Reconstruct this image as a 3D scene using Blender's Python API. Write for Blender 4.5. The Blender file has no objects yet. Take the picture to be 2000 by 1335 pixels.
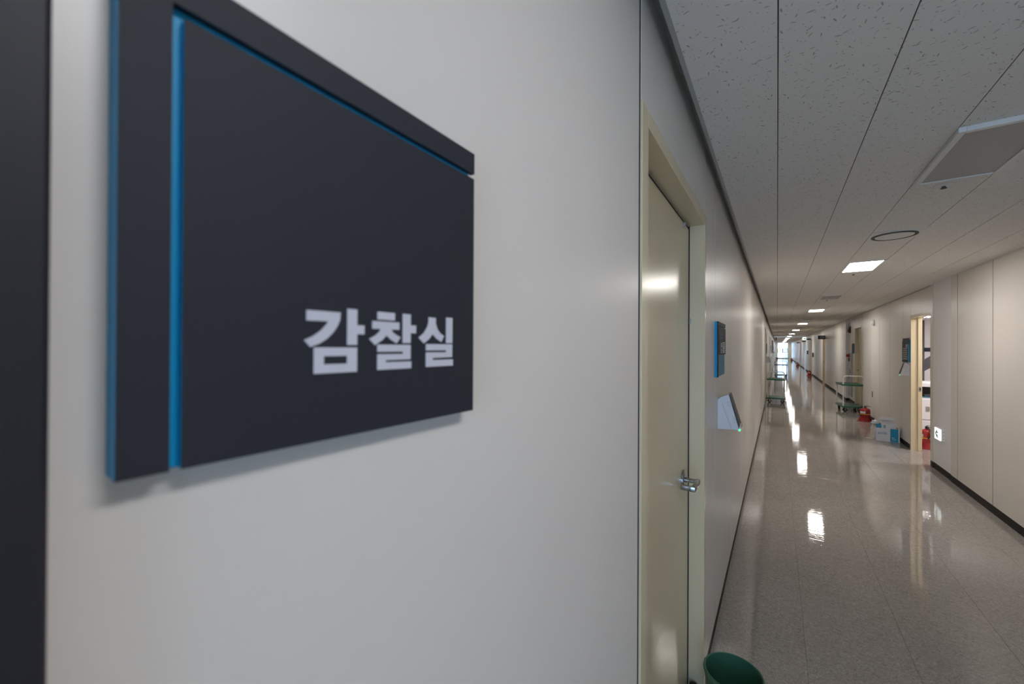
import bpy, bmesh, math, random
from mathutils import Vector, Matrix, Euler
R = math.radians
random.seed(7)

# ------------------------------------------------------------------ camera, world, exposure
scene = bpy.context.scene
COL = scene.collection
cam_d = bpy.data.cameras.new('camera')
cam_d.sensor_width = 36.0
cam_d.lens = 778.0 / 2000.0 * 36.0
cam_d.shift_y = 7.0 / 2000.0
cam_d.clip_start = 0.01
cam_d.clip_end = 400.0
cam_d.dof.use_dof = True
cam_d.dof.focus_distance = 2.0
cam_d.dof.aperture_fstop = 4.5
cam = bpy.data.objects.new('camera', cam_d)
COL.objects.link(cam)
def cam_matrix(yaw, pitch, roll, loc):
    y, p, r = R(yaw), R(pitch), R(roll)
    f = Vector((-math.sin(y) * math.cos(p), math.cos(y) * math.cos(p), math.sin(p)))
    rt = Vector((math.cos(y), math.sin(y), 0)); up = rt.cross(f)
    rr = rt * math.cos(r) + up * math.sin(r); uu = up * math.cos(r) - rt * math.sin(r)
    m = Matrix((rr, uu, -f)).transposed().to_4x4(); m.translation = loc
    return m
cam.matrix_world = cam_matrix(33.66, 0.2, 0.28, Vector((0, 0, 1.6)))
scene.camera = cam

world = bpy.data.worlds.new('overcast_sky'); scene.world = world
world.use_nodes = True
bg = world.node_tree.nodes['Background']
bg.inputs[0].default_value = (0.50, 0.71, 1.0, 1); bg.inputs[1].default_value = 5.9

vs = scene.view_settings
vs.view_transform = 'Standard'; vs.look = 'None'; vs.gamma = 1.0; vs.use_curve_mapping = False
vs.exposure = 0.22
LAMP = 38.0          # emission of a lit ceiling panel

# ------------------------------------------------------------------ materials
MATS = {}
def nodes(name):
    m = bpy.data.materials.new(name); m.use_nodes = True
    nt = m.node_tree; return m, nt, nt.nodes['Principled BSDF']
def pos(nt):
    return nt.nodes.new('ShaderNodeNewGeometry').outputs['Position']
def plain(name, col, rough=0.5, metal=0.0, spec=0.5, vary=0.04, scale=40.0, bump=0.0, coat=0.0):
    """a painted / moulded surface: colour with faint procedural variation"""
    m, nt, b = nodes(name)
    n = nt.nodes.new('ShaderNodeTexNoise'); n.inputs['Scale'].default_value = scale; n.inputs['Detail'].default_value = 3
    nt.links.new(pos(nt), n.inputs['Vector'])
    mx = nt.nodes.new('ShaderNodeMix'); mx.data_type = 'RGBA'
    mx.inputs['A'].default_value = (*[c * (1 - vary) for c in col], 1)
    mx.inputs['B'].default_value = (*[min(1, c * (1 + vary)) for c in col], 1)
    nt.links.new(n.outputs['Fac'], mx.inputs['Factor'])
    nt.links.new(mx.outputs['Result'], b.inputs['Base Color'])
    b.inputs['Roughness'].default_value = rough; b.inputs['Metallic'].default_value = metal
    b.inputs['Specular IOR Level'].default_value = spec
    b.inputs['Coat Weight'].default_value = coat
    if bump:
        bp = nt.nodes.new('ShaderNodeBump'); bp.inputs['Strength'].default_value = bump; bp.inputs['Distance'].default_value = 0.002
        nt.links.new(n.outputs['Fac'], bp.inputs['Height']); nt.links.new(bp.outputs['Normal'], b.inputs['Normal'])
    MATS[name] = m
    return m
def emit(name, col, strength):
    m, nt, b = nodes(name)
    b.inputs['Base Color'].default_value = (*col, 1)
    b.inputs['Emission Color'].default_value = (*col, 1); b.inputs['Emission Strength'].default_value = strength
    n = nt.nodes.new('ShaderNodeTexNoise'); n.inputs['Scale'].default_value = 30
    nt.links.new(pos(nt), n.inputs['Vector'])
    mr = nt.nodes.new('ShaderNodeMapRange'); mr.inputs['To Min'].default_value = strength * .97; mr.inputs['To Max'].default_value = strength * 1.03
    nt.links.new(n.outputs['Fac'], mr.inputs['Value']); nt.links.new(mr.outputs['Result'], b.inputs['Emission Strength'])
    MATS[name] = m
    return m

def mat_wall(name, col, rough=0.34):
    m, nt, b = nodes(name)
    p = pos(nt)
    mp = nt.nodes.new('ShaderNodeMapping'); mp.inputs['Scale'].default_value = (1, 1, 0.35)
    nt.links.new(p, mp.inputs['Vector'])
    n = nt.nodes.new('ShaderNodeTexNoise'); n.inputs['Scale'].default_value = 3.0; n.inputs['Detail'].default_value = 4
    nt.links.new(mp.outputs['Vector'], n.inputs['Vector'])
    mx = nt.nodes.new('ShaderNodeMix'); mx.data_type = 'RGBA'
    mx.inputs['A'].default_value = (*[c * .965 for c in col], 1); mx.inputs['B'].default_value = (*[c * 1.035 for c in col], 1)
    nt.links.new(n.outputs['Fac'], mx.inputs['Factor']); nt.links.new(mx.outputs['Result'], b.inputs['Base Color'])
    f = nt.nodes.new('ShaderNodeTexNoise'); f.inputs['Scale'].default_value = 900; f.inputs['Detail'].default_value = 1
    nt.links.new(p, f.inputs['Vector'])
    w = nt.nodes.new('ShaderNodeTexNoise'); w.inputs['Scale'].default_value = 2.2; nt.links.new(p, w.inputs['Vector'])
    b1 = nt.nodes.new('ShaderNodeBump'); b1.inputs['Strength'].default_value = .08; b1.inputs['Distance'].default_value = .0004
    nt.links.new(f.outputs['Fac'], b1.inputs['Height'])
    b2 = nt.nodes.new('ShaderNodeBump'); b2.inputs['Strength'].default_value = .25; b2.inputs['Distance'].default_value = .006
    nt.links.new(w.outputs['Fac'], b2.inputs['Height']); nt.links.new(b1.outputs['Normal'], b2.inputs['Normal'])
    nt.links.new(b2.outputs['Normal'], b.inputs['Normal'])
    b.inputs['Roughness'].default_value = rough; b.inputs['Specular IOR Level'].default_value = .5
    MATS[name] = m
    return m

def mat_floor(name):
    m, nt, b = nodes(name); L = nt.links.new
    p = pos(nt)
    a = nt.nodes.new('ShaderNodeTexNoise'); a.inputs['Scale'].default_value = 62; a.inputs['Detail'].default_value = 5; a.inputs['Roughness'].default_value = .7; a.inputs['Distortion'].default_value = 1.6
    L(p, a.inputs['Vector'])
    r = nt.nodes.new('ShaderNodeValToRGB'); e = r.color_ramp.elements
    e[0].position = .30; e[0].color = (.195, .174, .158, 1); e[1].position = .70; e[1].color = (.50, .455, .418, 1)
    L(a.outputs['Fac'], r.inputs['Fac'])
    big = nt.nodes.new('ShaderNodeTexNoise'); big.inputs['Scale'].default_value = 1.6; big.inputs['Detail'].default_value = 3; L(p, big.inputs['Vector'])
    mr = nt.nodes.new('ShaderNodeMapRange'); mr.inputs['To Min'].default_value = .86; mr.inputs['To Max'].default_value = 1.14; L(big.outputs['Fac'], mr.inputs['Value'])
    mu = nt.nodes.new('ShaderNodeMix'); mu.data_type = 'RGBA'; mu.blend_type = 'MULTIPLY'; mu.inputs['Factor'].default_value = 1
    L(r.outputs['Color'], mu.inputs['A']); L(mr.outputs['Result'], mu.inputs['B']); L(mu.outputs['Result'], b.inputs['Base Color'])
    # worn wax: long slow undulation across the corridor and fine ripples
    mp = nt.nodes.new('ShaderNodeMapping'); mp.inputs['Scale'].default_value = (1.0, 2.6, 1.0); L(p, mp.inputs['Vector'])
    w = nt.nodes.new('ShaderNodeTexNoise'); w.inputs['Scale'].default_value = 5.0; w.inputs['Detail'].default_value = 2; L(mp.outputs['Vector'], w.inputs['Vector'])
    b1 = nt.nodes.new('ShaderNodeBump'); b1.inputs['Strength'].default_value = .25; b1.inputs['Distance'].default_value = .0006; L(w.outputs['Fac'], b1.inputs['Height'])
    mp2 = nt.nodes.new('ShaderNodeMapping'); mp2.inputs['Scale'].default_value = (3.2, 20.0, 1.0); mp2.inputs['Rotation'].default_value = (0, 0, R(14)); L(p, mp2.inputs['Vector'])
    w2 = nt.nodes.new('ShaderNodeTexNoise'); w2.inputs['Scale'].default_value = 1.7; w2.inputs['Detail'].default_value = 3; L(mp2.outputs['Vector'], w2.inputs['Vector'])
    b2 = nt.nodes.new('ShaderNodeBump'); b2.inputs['Strength'].default_value = 1.0; b2.inputs['Distance'].default_value = .00055; L(w2.outputs['Fac'], b2.inputs['Height']); L(b1.outputs['Normal'], b2.inputs['Normal'])
    L(b2.outputs['Normal'], b.inputs['Normal'])
    mr2 = nt.nodes.new('ShaderNodeMapRange'); mr2.inputs['To Min'].default_value = .02; mr2.inputs['To Max'].default_value = .06; L(big.outputs['Fac'], mr2.inputs['Value'])
    L(mr2.outputs['Result'], b.inputs['Roughness'])
    b.inputs['Specular IOR Level'].default_value = .62
    MATS[name] = m

def mat_ceiling(name):
    """mineral fibre board with short dark fissures, every one turned its own way"""
    m, nt, b = nodes(name); L = nt.links.new
    p = pos(nt)
    fl = nt.nodes.new('ShaderNodeVectorMath'); fl.operation = 'MULTIPLY'; fl.inputs[1].default_value = (1, 1, 0); L(p, fl.inputs[0])
    def marks(scale, ax, ay, dens, off):
        ad = nt.nodes.new('ShaderNodeVectorMath'); ad.operation = 'ADD'; ad.inputs[1].default_value = (off, off * .7, 0); L(fl.outputs[0], ad.inputs[0])
        v = nt.nodes.new('ShaderNodeTexVoronoi'); v.voronoi_dimensions = '2D'; v.inputs['Scale'].default_value = scale; L(ad.outputs[0], v.inputs['Vector'])
        sub = nt.nodes.new('ShaderNodeVectorMath'); sub.operation = 'SUBTRACT'; L(ad.outputs[0], sub.inputs[0]); L(v.outputs['Position'], sub.inputs[1])
        sc = nt.nodes.new('ShaderNodeSeparateColor'); L(v.outputs['Color'], sc.inputs['Color'])
        an = nt.nodes.new('ShaderNodeMath'); an.operation = 'MULTIPLY'; an.inputs[1].default_value = 6.283; L(sc.outputs[0], an.inputs[0])
        ro = nt.nodes.new('ShaderNodeVectorRotate'); ro.rotation_type = 'Z_AXIS'; L(sub.outputs[0], ro.inputs['Vector']); L(an.outputs[0], ro.inputs['Angle'])
        di = nt.nodes.new('ShaderNodeVectorMath'); di.operation = 'MULTIPLY'; di.inputs[1].default_value = (1 / ax, 1 / ay, 0); L(ro.outputs[0], di.inputs[0])
        wn = nt.nodes.new('ShaderNodeTexNoise'); wn.inputs['Scale'].default_value = 500; L(p, wn.inputs['Vector'])
        ln = nt.nodes.new('ShaderNodeVectorMath'); ln.operation = 'LENGTH'; L(di.outputs[0], ln.inputs[0])
        a2 = nt.nodes.new('ShaderNodeMath'); a2.operation = 'ADD'; L(ln.outputs['Value'], a2.inputs[0]); L(wn.outputs['Fac'], a2.inputs[1])
        sz = nt.nodes.new('ShaderNodeMath'); sz.operation = 'MULTIPLY_ADD'; sz.inputs[1].default_value = 1.3; sz.inputs[2].default_value = .6; L(sc.outputs[2], sz.inputs[0])
        lt = nt.nodes.new('ShaderNodeMath'); lt.operation = 'LESS_THAN'; L(a2.outputs[0], lt.inputs[0]); L(sz.outputs[0], lt.inputs[1])
        gt = nt.nodes.new('ShaderNodeMath'); gt.operation = 'LESS_THAN'; gt.inputs[1].default_value = dens; L(sc.outputs[1], gt.inputs[0])
        mm = nt.nodes.new('ShaderNodeMath'); mm.operation = 'MULTIPLY'; L(lt.outputs[0], mm.inputs[0]); L(gt.outputs[0], mm.inputs[1])
        return mm.outputs[0]
    m1 = marks(42, .0068, .0015, .46, 0.0); m2 = marks(64, .0024, .0012, .36, 3.1)
    mxx = nt.nodes.new('ShaderNodeMath'); mxx.operation = 'MAXIMUM'; L(m1, mxx.inputs[0]); L(m2, mxx.inputs[1])
    mx = nt.nodes.new('ShaderNodeMix'); mx.data_type = 'RGBA'
    mx.inputs['A'].default_value = (.84, .815, .775, 1); mx.inputs['B'].default_value = (.22, .21, .195, 1)
    fac = nt.nodes.new('ShaderNodeMath'); fac.operation = 'MULTIPLY'; fac.inputs[1].default_value = .66; L(mxx.outputs[0], fac.inputs[0])
    L(fac.outputs[0], mx.inputs['Factor']); L(mx.outputs['Result'], b.inputs['Base Color'])
    b.inputs['Roughness'].default_value = .75; b.inputs['Specular IOR Level'].default_value = .3
    MATS[name] = m

mat_wall('wall_paint', (.73, .685, .63))
mat_wall('pier_paint', (.84, .82, .82), .5)
mat_wall('door_cream', (.70, .60, .41), .24)
mat_wall('room_wall', (.74, .70, .69), .6)
mat_floor('vinyl_floor'); mat_ceiling('fissured_board')
plain('joint_dark', (.06, .06, .058), .8)
plain('trim_grey', (.42, .43, .40), .45)
plain('recess_dark', (.10, .105, .095), .7)
plain('base_black', (.018, .017, .016), .6, spec=.2)
plain('gap_dark', (.015, .015, .017), .7)
plain('charcoal', (.024, .026, .034), .6, spec=.25)
plain('charcoal_frame', (.020, .019, .024), .5, spec=.3)
plain('sign_blue', (.0, .32, .60), .45, spec=.3)
plain('sheet_blue', (.085, .25, .36), .6, spec=.2)
plain('letter_white', (.60, .60, .67), .5)
plain('letter_dim', (.66, .65, .62), .5)
plain('lamp_white', (.78, .78, .76), .4)
plain('diffuser_off', (.42, .41, .40), .45)
plain('chrome', (.40, .41, .43), .16, metal=1.0, vary=.02)
plain('steel', (.45, .45, .45), .35, metal=.8)
plain('cabinet_grey', (.42, .41, .42), .4)
plain('rubber_black', (.012, .012, .012), .6)
plain('plastic_black', (.02, .02, .022), .4)
plain('bin_green', (.035, .125, .080), .42)
plain('cart_green', (.017, .115, .060), .4)
plain('cart_white', (.70, .70, .67), .35)
plain('cart_backlit', (.05, .09, .07), .4)  # backlit darkness of the far cart, put into its colour
plain('reader_white', (.74, .75, .80), .4)
plain('red_paint', (.33, .007, .010), .22, coat=.4)
plain('red_stand', (.27, .006, .010), .4)
plain('label_white', (.72, .70, .70), .5)
plain('yellow', (.80, .52, .03), .45)
plain('carton_white', (.70, .71, .76), .6)
plain('carton_blue', (.01, .29, .50), .55)
plain('carton_inside', (.46, .42, .38), .8)
plain('bag_plastic', (.72, .78, .82), .22)
plain('copier_white', (.74, .72, .73), .4)
plain('copier_dark', (.055, .052, .065), .4)
plain('outlet_brown', (.16, .13, .10), .4)
plain('maroon', (.10, .018, .020), .4)
plain('red_lamp', (.30, .012, .02), .2)
plain('lens_clear', (.75, .72, .72), .15)
plain('green_ink', (.0, .33, .14), .5)
plain('window_alu', (.45, .46, .46), .4)
plain('cream_wall', (.72, .68, .55), .6)
plain('facade', (.50, .60, .72), .8)
plain('facade_glass', (.25, .33, .42), .3)
plain('desk_dark', (.06, .05, .045), .4)
emit('lamp_lit', (1.0, .955, .90), LAMP)
emit('lamp_lit_cool', (.95, .955, 1.0), LAMP * .60)
emit('room_lamp_lit', (1.0, .95, .97), 85.0)
emit('exit_lit', (.93, 1.0, .95), 1.0)
emit('led_green', (.05, 1.0, .25), 2.0)
def mat_glass(name):
    m = bpy.data.materials.new(name); m.use_nodes = True; nt = m.node_tree
    for n in list(nt.nodes): nt.nodes.remove(n)
    o = nt.nodes.new('ShaderNodeOutputMaterial'); t = nt.nodes.new('ShaderNodeBsdfTransparent'); t.inputs[0].default_value = (.93, .96, .97, 1)
    g = nt.nodes.new('ShaderNodeBsdfGlossy'); g.inputs['Roughness'].default_value = .02
    n = nt.nodes.new('ShaderNodeTexNoise'); n.inputs['Scale'].default_value = .7; nt.links.new(pos(nt), n.inputs['Vector'])
    bp = nt.nodes.new('ShaderNodeBump'); bp.inputs['Strength'].default_value = .02; nt.links.new(n.outputs['Fac'], bp.inputs['Height']); nt.links.new(bp.outputs['Normal'], g.inputs['Normal'])
    f = nt.nodes.new('ShaderNodeFresnel'); f.inputs['IOR'].default_value = 1.45
    mx = nt.nodes.new('ShaderNodeMixShader'); nt.links.new(f.outputs[0], mx.inputs[0]); nt.links.new(t.outputs[0], mx.inputs[1]); nt.links.new(g.outputs[0], mx.inputs[2])
    nt.links.new(mx.outputs[0], o.inputs[0]); MATS[name] = m
mat_glass('clear_glass')

# ------------------------------------------------------------------ mesh helpers
class MB:
    def __init__(self): self.bm = bmesh.new()
    def _add(self, tmp, M=None):
        if M is not None: bmesh.ops.transform(tmp, matrix=M, verts=tmp.verts)
        me = bpy.data.meshes.new('tmp'); tmp.to_mesh(me); tmp.free()
        self.bm.from_mesh(me); bpy.data.meshes.remove(me); return self
    def box(self, x0, x1, y0, y1, z0, z1, bev=0.0, seg=1, M=None):
        t = bmesh.new(); bmesh.ops.create_cube(t, size=1)
        for v in t.verts:
            v.co = Vector((x0 + (v.co.x + .5) * (x1 - x0), y0 + (v.co.y + .5) * (y1 - y0), z0 + (v.co.z + .5) * (z1 - z0)))
        if bev > 0: bmesh.ops.bevel(t, geom=list(t.edges), offset=bev, segments=seg, affect='EDGES', profile=.5)
        return self._add(t, M)
    def cyl(self, a, b, r, r2=None, n=20, caps=True):
        a, b = Vector(a), Vector(b); d = b - a
        t = bmesh.new(); bmesh.ops.create_cone(t, cap_ends=caps, segments=n, radius1=r, radius2=r if r2 is None else r2, depth=d.length)
        M = Matrix.Translation((a + b) / 2) @ d.to_track_quat('Z', 'Y').to_matrix().to_4x4()
        return self._add(t, M)
    def tube(self, pts, r, n=12, closed=False):
        pts = [Vector(p) for p in pts]; k = len(pts)
        rings = []
        prev = None
        for i, p in enumerate(pts):
            if closed: d = pts[(i + 1) % k] - pts[i - 1]
            else: d = pts[min(i + 1, k - 1)] - pts[max(i - 1, 0)]
            d.normalize()
            if prev is None:
                u = d.orthogonal().normalized()
            else:
                u = (prev - d * prev.dot(d)).normalized()
            prev = u; w = d.cross(u)
            rings.append([self.bm.verts.new(p + (u * math.cos(q) + w * math.sin(q)) * r) for q in [2 * math.pi * j / n for j in range(n)]])
        m = k if closed else k - 1
        for i in range(m):
            A, B = rings[i], rings[(i + 1) % k]
            for j in range(n): self.bm.faces.new((A[j], A[(j + 1) % n], B[(j + 1) % n], B[j]))
        if not closed:
            self.bm.faces.new(rings[0][::-1]); self.bm.faces.new(rings[-1])
        return self
    def lathe(self, prof, c=(0, 0, 0), n=32, M=None):
        t = bmesh.new(); rings = []
        for r, z in prof:
            if r < 1e-6: rings.append([t.verts.new((c[0], c[1], c[2] + z))])
            else: rings.append([t.verts.new((c[0] + r * math.cos(2 * math.pi * j / n), c[1] + r * math.sin(2 * math.pi * j / n), c[2] + z)) for j in range(n)])
        for A, B in zip(rings, rings[1:]):
            for j in range(n):
                q = (j + 1) % n
                if len(A) == 1 and len(B) == 1: continue
                if len(A) == 1: t.faces.new((A[0], B[q], B[j]))
                elif len(B) == 1: t.faces.new((A[j], A[q], B[0]))
                else: t.faces.new((A[j], A[q], B[q], B[j]))
        return self._add(t, M)
    def prism(self, poly, a, b, axis='X', holes=None):
        """extrude a 2D outline from a to b along an axis; outline is (Y,Z) for X, (X,Z) for Y, (X,Y) for Z"""
        t = bmesh.new()
        def P(u, v, w): return {'X': (w, u, v), 'Y': (u, w, v), 'Z': (u, v, w)}[axis]
        lo = [t.verts.new(P(u, v, a)) for u, v in poly]; hi = [t.verts.new(P(u, v, b)) for u, v in poly]
        n = len(poly)
        for i in range(n): t.faces.new((lo[i], lo[(i + 1) % n], hi[(i + 1) % n], hi[i]))
        t.faces.new(lo[::-1]); t.faces.new(hi)
        bmesh.ops.recalc_face_normals(t, faces=t.faces)
        return self._add(t)
    def build(self, name, mat, parent=None, smooth=False, loc=None, local=True):
        bm = self.bm
        bmesh.ops.recalc_face_normals(bm, faces=bm.faces)
        me = bpy.data.meshes.new(name); bm.to_mesh(me); bm.free()
        me.materials.append(MATS[mat])
        if smooth:
            me.shade_smooth() if hasattr(me, 'shade_smooth') else None
            try: me.set_sharp_from_angle(angle=R(35))
            except Exception: pass
        o = bpy.data.objects.new(name, me); COL.objects.link(o)
        if parent is not None:
            o.parent = parent
            if not local: o.matrix_parent_inverse = parent.matrix_world.inverted()
        if loc is not None: o.location = loc
        return o
def empty(name, loc=(0, 0, 0), rz=0.0):
    o = bpy.data.objects.new(name, None); COL.objects.link(o)
    o.location = loc; o.rotation_euler = (0, 0, rz); o.empty_display_size = .05
    return o
def tag(o, label=None, cat=None, group=None, kind=None):
    if label: o['label'] = label
    if cat: o['category'] = cat
    if group: o['group'] = group
    if kind: o['kind'] = kind
    return o
def part(name, mat, parent, *boxes, bev=0.0, smooth=False):
    m = MB()
    for b in boxes: m.box(*b, bev=bev)
    return m.build(name, mat, parent, smooth)
def copy_tree(o, parent=None):
    c = o.copy(); COL.objects.link(c); c.parent = parent
    for ch in [x for x in o.children]: copy_tree(ch, c)
    return c

# ------------------------------------------------------------------ dimensions (metres; corridor runs along +Y)
XL, XR, XA = -0.285, 1.765, 1.845       # left wall face, right wall face, alcove wall face
ZC = 2.48                                # ceiling
Y0, Y1 = -3.4, 73.0
AL0, AL1 = 13.005, 15.98                 # alcove
D1 = (1.005, 2.081, 2.220)               # left door frame, outer
D2 = (7.735, 8.785, 2.130)               # open doorway on the right, outer
# ------------------------------------------------------------------ floor
m = MB()
m.box(XL - .12, XR + .3, Y0, 1.644, -.06, 0.0)
m.box(XL - .12, XR + .3, 1.644, 14.441, -.06, -.004)
m.box(XL - .12, XR + .9, 14.441, Y1, -.06, 0.0)
floor = tag(m.build('floor', 'vinyl_floor'), 'glossy grey-beige mottled vinyl tile floor of the corridor', 'floor', kind='structure')
gx = [XL - .006, .1285, .5835, 1.0385, 1.4935, XR + .006]
tile_mesh = {}
for r in range(28):
    ya = 1.644 + .457 * r; yb = ya + .457
    for c in range(5):
        xa, xb = gx[c], gx[c + 1]
        if c == 4 and yb > AL0: xb = XA + .01
        w = round(xb - xa, 4)
        if w not in tile_mesh:
            t = MB().box(0.0005, w - .0005, .0005, .457 - .0005, -.004, 0, bev=.0006)
            o = t.build('floor_tile', 'vinyl_floor', floor, loc=(xa, ya, 0)); tile_mesh[w] = o.data
        else:
            o = bpy.data.objects.new('floor_tile', tile_mesh[w]); COL.objects.link(o); o.parent = floor; o.location = (xa, ya, 0)
part('floor_strip', 'vinyl_floor', floor, (XR + .006, 1.90, D2[0], D2[1], -.05, 0))

# ------------------------------------------------------------------ ceiling of 300 x 600 boards
m = MB()
m.box(-.2378, XR + .3, Y0, Y1, ZC + .0022, ZC + .10)
ceiling = tag(m.build('ceiling', 'joint_dark'), 'suspended ceiling of grey-white fissured mineral boards', 'ceiling', kind='structure')
cx = [-.2378, 0, .3, .6, .9, 1.2, 1.5, XR]
far = MB(); cm = {}
for c in range(7):
    xa, xb = cx[c] + (.0017 if c else 0), cx[c + 1] - .0017
    y = (1.423 if c % 2 == 0 else 1.723) - 5.4
    while y < Y1:
        ya, yb = y + .0009, min(y + .6, Y1) - .0009
        if y < 12.6 and yb > .9:
            key = (c, round(yb - ya, 3))
            if key not in cm:
                o = MB().box(0, xb - xa, 0, yb - ya, 0, .0022).build('ceiling_board', 'fissured_board', ceiling, loc=(xa, ya, ZC)); cm[key] = o.data
            else:
                o = bpy.data.objects.new('ceiling_board', cm[key]); COL.objects.link(o); o.parent = ceiling; o.location = (xa, ya, ZC)
        else:
            xb2 = XA + .06 if (c == 6 and AL0 - .5 < y < AL1) else xb
            far.box(xa, xb2, ya, yb, ZC, ZC + .0022)
        y += .6
far.box(XR, XA + .06, AL0, AL1, ZC + .0005, ZC + .0022)
tag(far.build('far_boards', 'fissured_board', ceiling), kind='stuff')
# shadow-gap trim on the left, thin angle on the right
t1 = empty('trim_1', (XL, 0, ZC)); tag(t1, 'grey metal shadow gap trim where left wall meets ceiling', 'trim', kind='structure')
tr = MB().box(-.2516, -.2378, Y0, Y1, ZC - .001, ZC + .08).build('trim_lip', 'trim_grey', None); tr.parent = t1; tr.location = (-XL, 0, -ZC)
tr = MB().box(XL - .03, -.2516, Y0, Y1, 2.552, 2.60).build('gap_soffit', 'trim_grey', None); tr.parent = t1; tr.location = (-XL, 0, -ZC)
tr = tag(part('trim_2', 'trim_grey', None, (XR - .010, XR + .001, Y0, Y1, ZC - .012, ZC - .0005)),
         'thin grey angle trim along right wall and ceiling', 'trim', kind='structure')

# ------------------------------------------------------------------ walls of satin steel panels
def panels(side, wall, cuts, z0, z1, x, th=.012, skip=(), g=.0015):
    for a, b in zip(cuts, cuts[1:]):
        if any(abs(a - s) < .01 for s in skip): continue
        if side == 'L': part('wall_panel', 'wall_paint', wall, (x - th, x, a + g, b - g, z0, z1), bev=.0005)
        else: part('wall_panel', 'wall_paint', wall, (x, x + th, a + g, b - g, z0, z1), bev=.0005)
left_doors = [(13.30, 14.30), (23.10, 24.10), (38.60, 39.60)]
ZT = 2.552
wl = MB()
segs = [Y0, D1[0]]
wl.box(XL - .30, XL - .0125, Y0, D1[0], 0, 2.6)
wl.box(XL - .30, XL - .0125, D1[0], D1[1], D1[2], 2.6)
wl.box(XL - .30, XL - .25, D1[0], D1[1], 0, D1[2])
yy = D1[1]
for a, b in left_doors:
    wl.box(XL - .30, XL - .0125, yy, a, 0, 2.6); wl.box(XL - .30, XL - .0125, a, b, 2.2, 2.6); wl.box(XL - .30, XL - .25, a, b, 0, 2.2); yy = b
wl.box(XL - .30, XL - .0125, yy, Y1, 0, 2.6)
wl.box(XL - .0125, XL, Y0, -.6, 0, ZT)
wall_left = tag(wl.build('wall_left', 'wall_paint'), 'long left corridor wall of pale satin steel panels', 'wall', kind='structure')
panels('L', wall_left, [-.6, .9905], .08, ZT, XL)
part('joint_seal', 'charcoal', wall_left, (XL - .012, XL - .0015, .9890, 1.005, .0, ZT))
panels('L', wall_left, [D1[0] + .001, D1[1]], D1[2], ZT, XL)
cuts = [D1[1], 2.449, 3.355]
y = 4.268
while y < Y1: cuts.append(y); y += .913
cuts.append(Y1)
for a, b in left_doors:
    cuts = [c for c in cuts if not (a - .12 < c < b + .12)] + [a, b]
cuts = sorted(cuts)
panels('L', wall_left, cuts, .08, ZT, XL, skip=[a for a, b in left_doors], g=.0025)
for a, b in left_doors: part('wall_panel', 'wall_paint', wall_left, (XL - .012, XL, a, b, 2.2, ZT))

right_doors = [(22.45, 23.50, 2.15), (30.4, 31.5, 2.15), (45.0, 46.0, 2.15), (54.0, 55.0, 2.15)]
OPEN = (36.9, 38.7, 2.2)
wr = MB()
TH = .115
wr.box(XR, XR + TH, Y0, D2[0], 0, ZC); wr.box(XR + .012, XR + TH, D2[0], D2[1], D2[2], ZC)
wr.box(XR + .0125, XR + TH, D2[1], AL0, 0, ZC)
wr.box(XA + .0125, XA + .13, 12.9, 13.82, 0, ZC); wr.box(XA + .0125, XA + .13, 13.82, 14.86, 2.21, ZC); wr.box(XA + .0125, XA + .13, 14.86, AL1, 0, ZC); wr.box(XA + .11, XA + .13, 13.82, 14.86, 0, 2.21)
wr.box(XR + .0125, XR + .21, AL1, right_doors[0][0], 0, ZC)
yy = None
seq = sorted(right_doors + [OPEN])
for i, (a, b, h) in enumerate(seq):
    nxt = seq[i + 1][0] if i + 1 < len(seq) else Y1
    wr.box(XR + .0125, XR + .21, a, b, h, ZC)
    if (a, b, h) != OPEN: wr.box(XR + .17, XR + .21, a, b, 0, h)
    wr.box(XR + .0125, XR + .21, b, nxt, 0, ZC)
wall_right = tag(wr.build('wall_right', 'wall_paint'), 'long right corridor wall of pale satin steel panels', 'wall', kind='structure')
panels('R', wall_right, [4.92, 5.841, 6.757, 6.97], .08, ZC, XR - .0125, th=.0125, g=.006)
part('joint_seal', 'gap_dark', wall_right, (XR - .0108, XR, 4.90, 6.97, .08, ZC))
part('wall_panel', 'wall_paint', wall_right, (XR - .0125, XR, Y0, 4.9145, .08, ZC))
panels('R', wall_right, [7.635, D2[0]], .08, ZC, XR - .0125, th=.0125)
panels('R', wall_right, [D2[0], D2[1]], D2[2], ZC, XR - .0, th=.012)
panels('R', wall_right, [D2[1], 9.266, 10.186, 11.106, 12.05, AL0], .08, ZC, XR, g=.0045)
part('joint_seal', 'gap_dark', wall_right, (XR + .0020, XR + .0125, D2[1] + .01, AL0 - .01, .08, ZC))
part('wall_panel', 'wall_paint', wall_right, (XR + .0125, XA + .012, AL0 - .012, AL0, 0, ZC))
panels('R', wall_right, [AL0, 13.80], .08, ZC, XA)
panels('R', wall_right, [13.80, 14.88], 2.21, ZC, XA)
panels('R', wall_right, [14.88, 15.30, AL1], .08, ZC, XA)
part('wall_panel', 'pier_paint', wall_right, (XR - .001, XA + .0122, AL1 - .012, AL1 + .0195, .08, ZC))
cuts = [AL1 + .02]
y = AL1 + .92
while y < Y1: cuts.append(y); y += .92
cuts.append(Y1)
for a, b, h in seq: cuts = [c for c in cuts if not (a - .12 < c < b + .12)] + [a, b]
panels('R', wall_right, sorted(cuts), .08, ZC, XR, skip=[a for a, b, h in seq])
for a, b, h in seq: part('wall_panel', 'wall_paint', wall_right, (XR, XR + .012, a, b, h, ZC))
pier = empty('wall_pier', (XR, 7.3, 0)); tag(pier, 'pale plastered pier between steel panels and open doorway', 'pier', kind='structure')
for nm, mt, b in [('pier_face', 'pier_paint', (-.0105, 0, -.328, .333, .085, ZC)), ('pier_base', 'base_black', (-.0065, 0, -.328, .333, 0, .085))]:
    part(nm, mt, pier, b, bev=.001)

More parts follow.
